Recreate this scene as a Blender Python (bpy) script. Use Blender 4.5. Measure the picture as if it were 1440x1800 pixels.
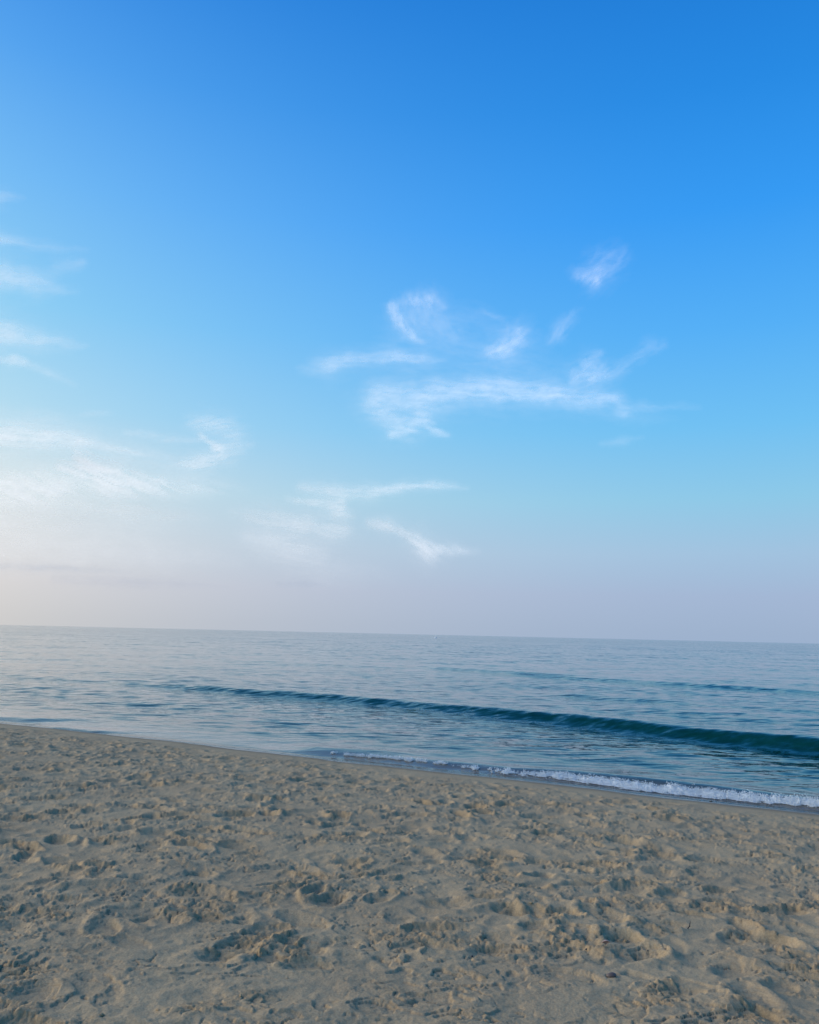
import bpy, math, random
import numpy as np
from mathutils import Matrix

# ------------------------------------------------------------------ camera
for o in list(bpy.data.objects):
    bpy.data.objects.remove(o)
scn = bpy.context.scene
COL = scn.collection
F, CX, CY = 1444.0, 720.0, 900.0            # focal length and centre in photo pixels
CAM_Z = 2.25
PITCH, ROLL = math.radians(8.45), math.radians(1.32)
_f = np.array([0, math.cos(PITCH), math.sin(PITCH)])
_r0 = np.array([1.0, 0, 0])
_u0 = np.cross(_r0, _f)
_r = math.cos(ROLL) * _r0 + math.sin(ROLL) * _u0
_u = -math.sin(ROLL) * _r0 + math.cos(ROLL) * _u0
cam_d = bpy.data.cameras.new('camera')
cam = bpy.data.objects.new('camera', cam_d)
COL.objects.link(cam)
cam_d.sensor_fit = 'HORIZONTAL'
cam_d.sensor_width = 36.0
cam_d.lens = 36.0 * F / 1440.0
cam_d.clip_start, cam_d.clip_end = 0.05, 400000.0
m = Matrix(((_r[0], _u[0], -_f[0], 0), (_r[1], _u[1], -_f[1], 0), (_r[2], _u[2], -_f[2], CAM_Z), (0, 0, 0, 1)))
cam.matrix_world = m
scn.camera = cam

# ------------------------------------------------------------------ light and sky
SUN_AZ, SUN_EL = math.radians(-84), math.radians(18)      # azimuth measured from +Y towards +X
sun_dir = np.array([math.sin(SUN_AZ) * math.cos(SUN_EL), math.cos(SUN_AZ) * math.cos(SUN_EL), math.sin(SUN_EL)])
SKY_STRENGTH, SKY_TEX = 1.0, 0.0
sd = bpy.data.lights.new('sun', 'SUN')
sd.energy, sd.angle, sd.color = 3.3, math.radians(64), (1.0, 0.93, 0.84)
sun = bpy.data.objects.new('sun', sd)
COL.objects.link(sun)
from mathutils import Vector
sun.rotation_euler = Vector(sun_dir).to_track_quat('Z', 'Y').to_euler()
sun.location = (-20, 10, 30)

scn.view_settings.view_transform = 'Standard'
scn.view_settings.look = 'None'
scn.view_settings.exposure = 0.0
scn.view_settings.gamma = 1.0
scn.view_settings.use_curve_mapping = False
scn.cycles.use_denoising = True
try:
    scn.cycles.denoiser = 'OPENIMAGEDENOISE'
    scn.cycles.denoising_input_passes = 'RGB_ALBEDO_NORMAL'
    scn.cycles.denoising_prefilter = 'ACCURATE'
except Exception:
    pass
scn.cycles.use_adaptive_sampling = False
scn.cycles.max_bounces = 6
scn.cycles.diffuse_bounces = 3
scn.cycles.glossy_bounces = 3
scn.cycles.volume_bounces = 0
scn.cycles.transparent_max_bounces = 64
scn.cycles.sample_clamp_indirect = 4.0

def lin(c):
    return tuple(((v / 255) / 12.92 if v / 255 <= 0.04045 else ((v / 255 + 0.055) / 1.055) ** 2.4) for v in c)

def px_elev(py):          # elevation of a point straight above the middle of the horizon
    return math.degrees(math.atan((CY - py) / F) + PITCH)

class N:                  # small helper to wire shader nodes
    def __init__(s, tree):
        s.t = tree
    def new(s, typ, **kw):
        n = s.t.nodes.new(typ)
        for k, v in kw.items():
            setattr(n, k, v)
        return n
    def put(s, sock, v):
        if hasattr(v, 'links') or hasattr(v, 'is_linked'):
            s.t.links.new(v, sock)
        else:
            sock.default_value = v
    def math(s, op, a, b=0.0, c=None, clamp=False):
        n = s.new('ShaderNodeMath', operation=op, use_clamp=clamp)
        s.put(n.inputs[0], a); s.put(n.inputs[1], b)
        if c is not None: s.put(n.inputs[2], c)
        return n.outputs[0]
    def vmath(s, op, a, b=(0, 0, 0)):
        n = s.new('ShaderNodeVectorMath', operation=op)
        s.put(n.inputs[0], a); s.put(n.inputs[1], b)
        return n.outputs['Value'] if op in ('DOT_PRODUCT', 'LENGTH') else n.outputs[0]
    def mix(s, fac, a, b, kind='MIX'):
        n = s.new('ShaderNodeMix', data_type='RGBA', blend_type=kind)
        s.put(n.inputs[0], fac)
        s.put(n.inputs[6], a if not isinstance(a, tuple) else (*a, 1)[:4])
        s.put(n.inputs[7], b if not isinstance(b, tuple) else (*b, 1)[:4])
        return n.outputs[2]
    def rng(s, v, a, b, c=0.0, d=1.0, smooth=True):
        n = s.new('ShaderNodeMapRange', interpolation_type='SMOOTHSTEP' if smooth else 'LINEAR')
        s.put(n.inputs[0], v)
        for i, q in enumerate((a, b, c, d)): s.put(n.inputs[i + 1], q)
        return n.outputs[0]
    def noise(s, vec, scale, detail=3, rough=0.55, dist=0.0):
        n = s.new('ShaderNodeTexNoise')
        s.put(n.inputs['Vector'], vec)
        n.inputs['Scale'].default_value = scale; n.inputs['Detail'].default_value = detail
        n.inputs['Roughness'].default_value = rough; n.inputs['Distortion'].default_value = dist
        return n.outputs[0]
    def ramp(s, fac, stops):
        n = s.new('ShaderNodeValToRGB')
        s.put(n.inputs[0], fac)
        e = n.color_ramp.elements
        while len(e) > 1: e.remove(e[-1])
        for i, (p, c) in enumerate(stops):
            q = e[0] if i == 0 else e.new(p)
            q.position = p; q.color = (*c, 1)
        return n.outputs[0]

world = bpy.data.worlds.new('World')
scn.world = world
world.use_nodes = True
wt = world.node_tree
wt.nodes.clear()
w = N(wt)
tc = w.new('ShaderNodeTexCoord').outputs['Generated']
sep = w.new('ShaderNodeSeparateXYZ'); wt.links.new(tc, sep.inputs[0])
elev = w.math('MULTIPLY', w.math('ARCSINE', sep.outputs[2]), 180 / math.pi)
fac = w.math('DIVIDE', w.math('ADD', elev, 10.0), 100.0)         # -10..90 degrees
def stops(rows, top, low):
    s = [(0.0, lin(low)), (0.095, lin(rows[-1][1]))]
    for py, c in reversed(rows):
        s.append(((px_elev(py) + 10) / 100, lin(c)))
    s.append((0.70, lin(top))); s.append((1.0, tuple(0.72 * v for v in lin(top))))
    return s
AWAY = [(0, (28, 127, 220)), (200, (36, 140, 232)), (400, (52, 157, 248)), (600, (84, 178, 251)), (760, (112, 195, 247)),
        (880, (142, 203, 235)), (970, (162, 196, 226)), (1040, (163, 184, 216)), (1105, (158, 180, 210))]
TOWARD = [(0, (58, 144, 233)), (200, (88, 168, 244)), (400, (122, 193, 249)), (600, (152, 214, 247)), (760, (190, 227, 243)),
          (880, (228, 236, 236)), (970, (232, 230, 227)), (1040, (228, 222, 218)), (1105, (217, 213, 208))]
ra = w.ramp(fac, stops(AWAY, (22, 102, 190), (120, 135, 150)))
rt = w.ramp(fac, stops(TOWARD, (28, 108, 196), (140, 140, 146)))
hv = w.new('ShaderNodeCombineXYZ')
wt.links.new(sep.outputs[0], hv.inputs[0]); wt.links.new(sep.outputs[1], hv.inputs[1])
hn = w.vmath('NORMALIZE', hv.outputs[0])
ca = w.vmath('DOT_PRODUCT', hn, (math.sin(SUN_AZ), math.cos(SUN_AZ), 0))
ang = w.math('MULTIPLY', w.math('ARCCOSINE', ca), 180 / math.pi)
side = w.rng(ang, 52.0, 112.0, 1.0, 0.0, smooth=False)
side = w.math('POWER', side, 1.9)
skyc = w.mix(side, ra, rt)
st = w.new('ShaderNodeTexSky', sky_type='NISHITA')
st.sun_disc = False
st.sun_elevation, st.sun_rotation = SUN_EL, SUN_AZ
st.dust_density, st.ozone_density = 1.0, 2.0
nish = w.vmath('MULTIPLY', st.outputs[0], (0.1, 0.1, 0.1))
skyc = w.mix(0.06, skyc, nish)
# a warm glow low down round the unseen sun
glow = w.math('POWER', w.math('MAXIMUM', w.vmath('DOT_PRODUCT', tc, tuple(sun_dir)), 0.0), 16.0)
skyc = w.mix(1.0, skyc, w.mix(glow, (0, 0, 0), (0.45, 0.34, 0.2)), 'ADD')
world.cycles.sampling_method = 'NONE'
bg = w.new('ShaderNodeBackground')
wt.links.new(skyc, bg.inputs[0]); bg.inputs[1].default_value = SKY_STRENGTH
wo = w.new('ShaderNodeOutputWorld'); wt.links.new(bg.outputs[0], wo.inputs[0])

# ------------------------------------------------------------------ numpy tools
def ray(px, py):
    d = _f + (px - CX) / F * _r - (py - CY) / F * _u
    return d
def unproj(px, py, z):
    d = ray(px, py)
    t = (z - CAM_Z) / d[2]
    return np.array([t * d[0], t * d[1], z])

def hsh(ix, iy, seed):
    h = (ix.astype(np.int64) * 374761393 + iy.astype(np.int64) * 668265263 + seed * 982451653) & 0xFFFFFFFF
    h = ((h ^ (h >> 13)) * 1274126177) & 0xFFFFFFFF
    h = ((h ^ (h >> 16)) * 2246822519) & 0xFFFFFFFF
    h = h ^ (h >> 15)
    return (h & 0xFFFFFF).astype(np.float64) / 16777216.0
def vn(x, y, seed):
    ix, iy = np.floor(x), np.floor(y)
    fx, fy = x - ix, y - iy
    u, v = fx * fx * fx * (fx * (fx * 6 - 15) + 10), fy * fy * fy * (fy * (fy * 6 - 15) + 10)
    def g(dx, dy):
        a = hsh(ix + dx, iy + dy, seed) * 2 * math.pi
        return np.cos(a) * (fx - dx) + np.sin(a) * (fy - dy)
    a = g(0, 0) * (1 - u) + g(1, 0) * u
    b = g(0, 1) * (1 - u) + g(1, 1) * u
    return (a * (1 - v) + b * v) * 1.5          # about -1..1
def fbm(x, y, seed, octv=4, gain=0.5):
    s, a, f, t = 0, 1.0, 1.0, 0.0
    for i in range(octv):
        s = s + a * vn(x * f, y * f, seed + i * 17); t += a; a *= gain; f *= 2.03
    return s / t
def sst(a, b, x):
    t = np.clip((x - a) / (b - a), 0, 1)
    return t * t * (3 - 2 * t)
def voro(x, y, seed):
    ix, iy = np.floor(x), np.floor(y)
    f1 = np.full(x.shape, 9.0); f2 = np.full(x.shape, 9.0)
    r1 = np.zeros(x.shape); r2 = np.zeros(x.shape); dx1 = np.zeros(x.shape); dy1 = np.zeros(x.shape)
    for j in (-1, 0, 1):
        for i in (-1, 0, 1):
            cx, cy = ix + i, iy + j
            ddx = cx + hsh(cx, cy, seed) - x
            ddy = cy + hsh(cx, cy, seed + 1) - y
            d = np.sqrt(ddx * ddx + ddy * ddy)
            near = d < f1
            f2 = np.where(near, f1, np.minimum(f2, d))
            f1 = np.where(near, d, f1)
            r1 = np.where(near, hsh(cx, cy, seed + 2), r1)
            r2 = np.where(near, hsh(cx, cy, seed + 3), r2)
            dx1 = np.where(near, ddx, dx1); dy1 = np.where(near, ddy, dy1)
    return f1, f2, r1, r2, dx1, dy1

def grid_mesh(name, P, closed_u=False, keep=None, attrs=None, smooth=True):
    """P: rows x cols x 3 vertex grid -> one mesh"""
    nr, nc = P.shape[:2]
    idx = np.arange(nr * nc).reshape(nr, nc)
    if closed_u:
        nx = np.roll(idx, -1, axis=1)
        q = np.stack([idx[:-1], nx[:-1], nx[1:], idx[1:]], -1).reshape(-1, 4)
    else:
        q = np.stack([idx[:-1, :-1], idx[:-1, 1:], idx[1:, 1:], idx[1:, :-1]], -1).reshape(-1, 4)
    if keep is not None:
        kv = keep.reshape(-1)
        q = q[kv[q].any(axis=1)]
        used = np.zeros(nr * nc, bool); used[q.reshape(-1)] = True
        remap = np.cumsum(used) - 1
        q = remap[q]
    else:
        used = np.ones(nr * nc, bool)
    V = P.reshape(-1, 3)[used]
    me = raw_mesh(name, V, q, smooth)
    for k, a in (attrs or {}).items():
        at = me.attributes.new(k, 'FLOAT', 'POINT')
        at.data.foreach_set('value', a.reshape(-1)[used].astype(np.float32))
    return me
def raw_mesh(name, V, q, smooth=True):
    k = q.shape[1]
    me = bpy.data.meshes.new(name)
    me.vertices.add(len(V)); me.vertices.foreach_set('co', V.astype(np.float32).reshape(-1))
    me.loops.add(q.size); me.loops.foreach_set('vertex_index', q.astype(np.int32).reshape(-1))
    me.polygons.add(len(q))
    me.polygons.foreach_set('loop_start', np.arange(0, q.size, k, dtype=np.int32))
    me.polygons.foreach_set('loop_total', np.full(len(q), k, dtype=np.int32))
    me.polygons.foreach_set('use_smooth', np.full(len(q), smooth, dtype=bool))
    me.update(calc_edges=True)
    return me
def link(name, me, mat, parent=None, **props):
    o = bpy.data.objects.new(name, me)
    COL.objects.link(o)
    if mat: me.materials.append(mat)
    if parent: o.parent = parent
    for k, v in props.items(): o[k] = v
    return o

# ------------------------------------------------------------------ the shore frame
shore_px = [(0, 1269), (150, 1285), (300, 1301), (450, 1318), (600, 1336), (700, 1346), (800, 1357), (900, 1367),
            (1000, 1378), (1100, 1391), (1200, 1402), (1300, 1413), (1440, 1428)]
S = np.array([unproj(x, y, 0.0)[:2] for x, y in shore_px])
E = (S[-1] - S[0]); E /= np.linalg.norm(E)          # along the shore, left to right
NV = np.array([E[1], -E[0]])                        # towards the land
if NV[1] > 0: NV = -NV
S_A, S_N = S @ E, S @ NV
def curve(px, z=0.0):
    """photo polyline on the plane z -> function of the along-shore coordinate giving the across-shore one"""
    zs = np.broadcast_to(z, (len(px),))
    P = np.array([unproj(x, y, q)[:2] for (x, y), q in zip(px, zs)])
    a, n = P @ E, P @ NV
    o = np.argsort(a); a, n = a[o], n[o]
    def f(q):
        r = np.interp(q, a, n)
        k0 = (n[1] - n[0]) / (a[1] - a[0]); k1 = (n[-1] - n[-2]) / (a[-1] - a[-2])
        return r + np.where(q < a[0], (q - a[0]) * k0 * 0.3, 0) + np.where(q > a[-1], (q - a[-1]) * k1 * 0.3, 0)
    f.a = a
    return f
shore = curve(shore_px)
def along(px, z=0.0):       # along-shore coordinates of photo points
    return [float(unproj(x, y, z)[:2] @ E) for x, y in px]
def frame(x, y):
    a = x * E[0] + y * E[1]; n = x * NV[0] + y * NV[1]
    return a, n - shore(a)                           # s > 0 is land

# ------------------------------------------------------------------ sand
def azimuths(half, n, coarse):
    mid = np.degrees(np.arctan(np.linspace(-math.tan(math.radians(half)), math.tan(math.radians(half)), n)))
    side_ = half + (180 - half) * (np.linspace(0, 1, coarse + 2)[1:-1]) ** 1.3
    return np.radians(np.concatenate([-side_[::-1], mid, side_, [180.0]]))

def base_profile(s):
    z = np.where(s > 0, 0.085 * np.minimum(s, 1.2) + 0.052 * np.clip(s - 1.2, 0, 11) + 0.012 * np.clip(s - 12.2, 0, 40), 0)
    z = z + np.where(s < 0, 0.10 * np.maximum(s, -3) + 0.035 * np.clip(s + 3, -60, 0), 0)
    return z

def footprints(x, y, cell, seed, prob, la, wb, dp):
    """trodden hollows with pushed-up rims, one per jittered cell; returns height and how broken the crust is"""
    gx, gy = np.floor(x / cell), np.floor(y / cell)
    h = np.zeros(x.shape); br = np.zeros(x.shape); pit = np.zeros(x.shape)
    for j in (-1, 0, 1):
        for i in (-1, 0, 1):
            cx, cy = gx + i, gy + j
            on = hsh(cx, cy, seed + 9) < prob
            px = (cx + 0.1 + 0.8 * hsh(cx, cy, seed)) * cell
            py = (cy + 0.1 + 0.8 * hsh(cx, cy, seed + 1)) * cell
            th = hsh(cx, cy, seed + 2) * math.pi
            a = la * (0.65 + 0.7 * hsh(cx, cy, seed + 3)); b = wb * (0.7 + 0.7 * hsh(cx, cy, seed + 4))
            d = dp * (0.3 + 0.9 * hsh(cx, cy, seed + 5))
            st_ = 0.40 + 0.5 * hsh(cx, cy, seed + 6)           # steepness of the wall
            pa = hsh(cx, cy, seed + 7) * 2 * math.pi           # side the sand is pushed to
            dx, dy = x - px, y - py
            u = (dx * np.cos(th) + dy * np.sin(th)) / a
            v = (-dx * np.sin(th) + dy * np.cos(th)) / b
            q = np.sqrt(u * u + v * v + 1e-9)
            push = 0.5 + 0.5 * np.cos(np.arctan2(v, u) - pa)
            wall = 1 - sst(1 - st_ * (0.45 + 1.0 * push), 1.0, q)
            rim = np.exp(-((q - 1.18) / 0.26) ** 2) * (0.12 + 0.55 * push)
            h += np.where(on, -d * wall * (0.85 + 0.2 * u * 0.5) + d * rim, 0)
            br = np.maximum(br, np.where(on, np.exp(-((q - 1.05) / 0.3) ** 2) * (0.35 + 0.65 * push) * np.minimum(1, d / dp * 1.2), 0))
            pit = np.maximum(pit, np.where(on, wall * np.minimum(1, d / dp), 0))
    return h, br, pit

def sand_height(x, y, fine=True):
    a, s = frame(x, y)
    z0 = base_profile(s)
    amp = sst(0.25, 2.0, s + 0.25 * vn(a * 0.9, s * 0.9, 5))
    if not fine:
        return z0 + amp * 0.02 * fbm(x * 0.6, y * 0.6, 3, 3), a, s, amp * 0.4
    wx = x + 0.034 * fbm(x * 4.5, y * 4.5, 11, 3) + 0.004 * vn(x * 30, y * 30, 12)
    wy = y + 0.034 * fbm(x * 4.5, y * 4.5, 21, 3) + 0.004 * vn(x * 30, y * 30, 22)
    z = 0.035 * fbm(x * 0.75, y * 0.75, 3, 3) + 0.012 * fbm(x * 2.6, y * 2.6, 4, 3)
    trod = sst(-0.45, 0.15, fbm(x * 0.8 + 7, y * 0.8, 31, 3))        # some stretches less trodden
    h1, b1, p1 = footprints(wx, wy, 0.40, 100, 0.92, 0.18, 0.108, 0.034)
    h2, b2, p2 = footprints(wx + 3.3, wy + 1.7, 0.31, 200, 0.85, 0.135, 0.085, 0.025)
    h3, b3, p3 = footprints(wx - 5.1, wy + 9.2, 0.16, 300, 0.6, 0.065, 0.045, 0.007)
    calm = sst(0.02, 0.34, fbm(x * 1.5 + 31, y * 1.5 - 17, 95, 3))     # stretches of flat unbroken crust
    k = (0.40 + 0.60 * trod) * (1 - 0.35 * calm)
    z = z + k * (h1 + 0.8 * h2) + h3 * k
    br = np.clip(np.maximum(b1, 0.8 * b2) * k + 0.4 * b3 * k, 0, 1)
    patch = sst(-0.04, 0.36, fbm(x * 1.9, y * 2.2, 41, 4) + 0.42 * br - 0.12)
    mask = np.clip(0.9 * patch + 0.12 * br, 0, 1) * (1 - 0.6 * calm)
    # broken crust: tilted plates with cracks between, then crumbs
    f1, f2, r1, r2, dx, dy = voro(wx * 12, wy * 16, 51)
    crack = 1 - sst(0.0, 0.16, f2 - f1)
    tilt = (dx * np.cos(r2 * 6.283) + dy * np.sin(r2 * 6.283))
    z = z + mask * (0.004 * (r1 - 0.45) + 0.012 * tilt - 0.008 * crack)
    z = z + 0.0075 * fbm(wx * 7 + 2, wy * 11, 77, 4) * (0.5 + 0.8 * mask) * (1 - 0.55 * calm)
    g1, g2, q1, q2, ex, ey = voro(wx * 34 + 5, wy * 38, 61)
    z = z + mask * patch * (0.003 * (q1 - 0.4) + 0.004 * (ex * np.cos(q2 * 6.283) + ey * np.sin(q2 * 6.283)))
    # ledges of damp crust with an open crack at their foot
    tf = fbm(wx * 2.1 + 11, wy * 4.0, 87, 5) * 3.2 + 0.9 * (h1 + h2) / 0.03
    fr_ = tf - np.floor(tf)
    lm = sst(-0.3, 0.15, fbm(x * 1.3 + 2, y * 1.3, 88, 3))
    ledge = np.floor(tf) + sst(0.0, 0.13, fr_) - tf
    z = z + 0.013 * ledge * lm * (1 - 0.35 * calm)
    z = z - 0.010 * np.exp(-((fr_ - 0.05) / 0.06) ** 2) * lm * sst(-0.1, 0.3, vn(wx * 2.4, wy * 3.4, 89))
    # long thin cracks on the smoother crust
    ck = np.abs(fbm(wx * 2.2 + 3, wy * 3.2, 71, 4))
    z = z - (1 - sst(0.004, 0.026, ck)) * 0.016 * sst(0.0, 0.3, fbm(x * 1.7, y * 1.7 + 4, 75, 2))
    z = z + 0.0028 * fbm(x * 24, y * 24, 81, 3) + 0.0012 * vn(x * 110, y * 110, 85)
    broken = np.clip(0.7 * mask + 0.5 * np.maximum(p1, 0.8 * p2) * k + 0.25 * lm * np.exp(-((fr_ - 0.05) / 0.1) ** 2) - 0.08, 0, 1)
    return z0 + amp * z + 0.0010 * (1 - amp) * vn(a * 1.5, s * 6, 91), a, s, broken * amp

az = azimuths(31, 880, 26)
rr = [0.4, 0.9, 1.5, 2.0, 2.4, 2.7]
r_ = 2.9
while r_ < 30:
    rr.append(r_); r_ += max(0.0065, min(r_ * r_ / 1354 * 0.62, 0.05))
while r_ < 900:
    rr.append(r_); r_ *= 1.09
rr = np.array(rr)
R, A = np.meshgrid(rr, az, indexing='ij')
X, Y = R * np.sin(A), R * np.cos(A)
front = np.abs(A) < math.radians(33)
Z = np.zeros(X.shape); BR = np.zeros(X.shape); SS = np.zeros(X.shape)
fine_m = front & (R < 31) & (R > 2.6)
_, s_all = frame(X, Y)
fine_m &= (s_all > -1.5)
Z[fine_m], _, SS[fine_m], BR[fine_m] = sand_height(X[fine_m], Y[fine_m], True)
cm = ~fine_m
Z[cm], _, SS[cm], BR[cm] = sand_height(X[cm], Y[cm], False)
P = np.stack([X, Y, Z], -1)
sand_me = grid_mesh('sand', P, closed_u=True, keep=(SS > -60), attrs={'broken': BR, 'inland': np.clip(SS, -5, 30)})
print('sand verts', len(sand_me.vertices))

def new_mat(name):
    mt = bpy.data.materials.new(name); mt.use_nodes = True
    mt.node_tree.nodes.clear()
    return mt, N(mt.node_tree)
sand_mat, n = new_mat('sand')
geo = n.new('ShaderNodeNewGeometry').outputs['Position']
ab = n.new('ShaderNodeAttribute', attribute_name='broken').outputs['Fac']
ai = n.new('ShaderNodeAttribute', attribute_name='inland').outputs['Fac']
blot = n.noise(geo, 1.1, 4, 0.6)
mott = n.noise(geo, 7.0, 5, 0.65)
grain = n.noise(geo, 420.0, 2, 0.7)
speck = n.noise(geo, 95.0, 3, 0.7)
crust = n.mix(n.rng(blot, 0.35, 0.68), (0.488, 0.362, 0.208), (0.44, 0.322, 0.186))
damp = n.mix(n.rng(mott, 0.35, 0.7), (0.405, 0.280, 0.148), (0.445, 0.312, 0.166))
fb = n.math('ADD', ab, n.math('MULTIPLY', n.math('SUBTRACT', mott, 0.5), 0.9), clamp=True)
c = n.mix(fb, crust, damp)
c = n.mix(n.rng(speck, 0.40, 0.62), n.mix(1.0, c, (0.80, 0.78, 0.76), 'MULTIPLY'), c)
c = n.mix(n.rng(grain, 0.62, 0.80), c, n.mix(1.0, c, (0.55, 0.53, 0.5), 'MULTIPLY'))
wetedge = n.math('ADD', ai, n.math('MULTIPLY', n.math('SUBTRACT', n.noise(geo, 0.8, 3, 0.5), 0.5), 0.5))
wet = n.rng(wetedge, 0.18, 0.75, 1.0, 0.0)
c = n.mix(wet, c, (0.14, 0.105, 0.062))
bs = n.new('ShaderNodeBsdfPrincipled')
n.put(bs.inputs['Base Color'], c)
n.put(bs.inputs['Roughness'], n.rng(wet, 0.55, 1.0, 0.95, 0.22))
n.put(bs.inputs['Specular IOR Level'], n.rng(wet, 0.3, 1.0, 0.15, 0.5))
bump = n.new('ShaderNodeBump'); bump.inputs['Strength'].default_value = 0.8; bump.inputs['Distance'].default_value = 0.006
hb = n.math('ADD', n.math('MULTIPLY', speck, 0.9), n.math('MULTIPLY', grain, 0.25))
n.put(bump.inputs['Height'], n.math('MULTIPLY', hb, n.math('SUBTRACT', 1.0, wet)))
n.put(bs.inputs['Normal'], bump.outputs[0])
out = n.new('ShaderNodeOutputMaterial'); n.put(out.inputs[0], bs.outputs[0])
link('sand_beach', sand_me, sand_mat, kind='structure', label='trodden pale brown sand beach with footprints and cracked crust')

# ------------------------------------------------------------------ sea
rng_np = np.random.default_rng(7)
def fft_tile(nn, L, lam_lo, lam_hi, slope, power, spread, seed):
    k1 = np.fft.fftfreq(nn, L / nn) * 2 * math.pi
    KX, KY = np.meshgrid(k1, k1, indexing='xy')            # x: along shore, y: across
    K = np.hypot(KX, KY); K[0, 0] = 1
    amp = K ** (-power) * (K > 2 * math.pi / lam_hi) * np.exp(-(K / (2 * math.pi / lam_lo)) ** 2)
    c2 = (KY / K) ** 2
    amp *= (c2 ** spread + 0.04)
    amp[0, 0] = 0
    g = np.random.default_rng(seed)
    H = np.fft.ifft2(amp * (g.normal(size=K.shape) + 1j * g.normal(size=K.shape))).real
    gy, gx = np.gradient(H, L / nn)
    return H * slope / np.sqrt((gx ** 2 + gy ** 2).mean())
def sample(T, L, a, s):
    nn = T.shape[0]
    u, v = (a / L * nn), (s / L * nn)
    iu, iv = np.floor(u), np.floor(v)
    fu, fv = u - iu, v - iv
    iu = iu.astype(int) % nn; iv = iv.astype(int) % nn
    ju, jv = (iu + 1) % nn, (iv + 1) % nn
    return (T[iv, iu] * (1 - fu) + T[iv, ju] * fu) * (1 - fv) + (T[jv, iu] * (1 - fu) + T[jv, ju] * fu) * fv

# swell crests: photo line of the crest, (along-shore position from px, height) pairs, front and back widths
def wave(px, hs, wf, wb, z=0.1):
    f = curve(px, hs); a = np.array([float(unproj(x, y, q)[:2] @ E) for (x, y), q in zip(px, hs)])
    return f, a, np.array(hs), wf, wb
WAVES = [
    wave([(150, 1193), (330, 1201), (450, 1211), (560, 1218), (700, 1230), (820, 1239), (950, 1250), (1100, 1263), (1250, 1278), (1440, 1296)],
         [0.05, 0.12, 0.15, 0.165, 0.18, 0.20, 0.22, 0.25, 0.27, 0.29], 0.40, 2.2, 0.28),
    wave([(640, 1166), (770, 1172), (900, 1179), (1050, 1190), (1200, 1200), (1440, 1215)], [0, 0.11, 0.14, 0.14, 0.13, 0.12], 0.6, 3.0, 0.1),
    wave([(900, 1212), (1000, 1219), (1150, 1229), (1440, 1250)], [0, 0.06, 0.07, 0.08], 0.45, 2.0, 0.05),
    wave([(100, 1160), (480, 1162), (640, 1170), (760, 1180)], [0, 0.07, 0.06, 0], 0.8, 3.5, 0.05),
    wave([(330, 1301), (480, 1316), (560, 1320), (640, 1324), (760, 1336), (900, 1349), (1000, 1355), (1100, 1364), (1200, 1374), (1300, 1386), (1440, 1404)],
         [0.0, 0.02, 0.04, 0.06, 0.07, 0.08, 0.09, 0.10, 0.10, 0.10, 0.09], 0.30, 0.5, 0.06),
    wave([(500, 1309), (560, 1314), (700, 1323), (800, 1330)], [0, 0.05, 0.05, 0], 0.3, 0.5, 0.03),
    wave([(-60, 1254), (0, 1260), (60, 1264), (120, 1268)], [0.05, 0.05, 0.05, 0], 0.3, 0.6, 0.02),
    wave([(60, 1273), (100, 1278), (170, 1284), (230, 1290)], [0, 0.04, 0.05, 0], 0.22, 0.4, 0.02),
    wave([(100, 1226), (200, 1232), (330, 1238), (420, 1243)], [0, 0.05, 0.06, 0], 0.6, 1.2, 0.03),
]
def swell(a, nabs, jitter):
    z = np.zeros(a.shape)
    for f, wa, hs, wf, wb in WAVES:
        d = nabs - f(a) + jitter * wf * 0.5            # > 0 on the shore side of the crest
        h = np.interp(a, wa, hs)
        z += h * np.where(d > 0, np.exp(-(d / wf) ** 2), np.exp(-(d / wb) ** 2))
        z -= 0.07 * h * np.exp(-((d - wf * 2.3) / (wf * 1.2)) ** 2)
    return z
T1 = [fft_tile(1024, 16.0, lo, 3.0, sl, 1.55, 0.7, 3) for lo, sl in ((0.10, 0.064), (0.32, 0.054), (0.8, 0.044))]
T2 = fft_tile(512, 97.0, 1.6, 14.0, 0.020, 2.0, 1.6, 5)
az_s = azimuths(31, 760, 20)
dep = np.linspace(math.atan(CAM_Z / 7.0), math.atan(CAM_Z / 75.0), 520)
rs = list(CAM_Z / np.tan(dep))
r_ = rs[-1]
while r_ < 260: r_ *= 1.011; rs.append(r_)
while r_ < 14000: r_ *= 1.12; rs.append(r_)
rs = np.array(rs)
R, A = np.meshgrid(rs, az_s, indexing='ij')
X, Y = R * np.sin(A), R * np.cos(A)
a, s = frame(X, Y)
nabs = X * NV[0] + Y * NV[1]
shal = sst(0.2, -3.0, s)                              # calmer towards the edge
w0 = sst(34, 20, R); w1 = sst(70, 40, R) * (1 - w0); w2 = sst(200, 90, R) * (1 - w0 - w1)
rip = w0 * sample(T1[0], 16.0, a, nabs) + w1 * sample(T1[1], 16.0, a, nabs) + w2 * sample(T1[2], 16.0, a, nabs)
gust = 0.65 + 0.5 * fbm(a * 0.09, nabs * 0.16, 401, 3)
Z = rip * np.clip(gust, 0.2, 1.4) * (0.12 + 0.88 * shal) + sample(T2, 97.0, a, nabs) * shal * sst(900, 200, R)
jit = fbm(a * 0.35, nabs * 0.1, 411, 3) * 0.8
Z += swell(a, nabs, jit)
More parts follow.
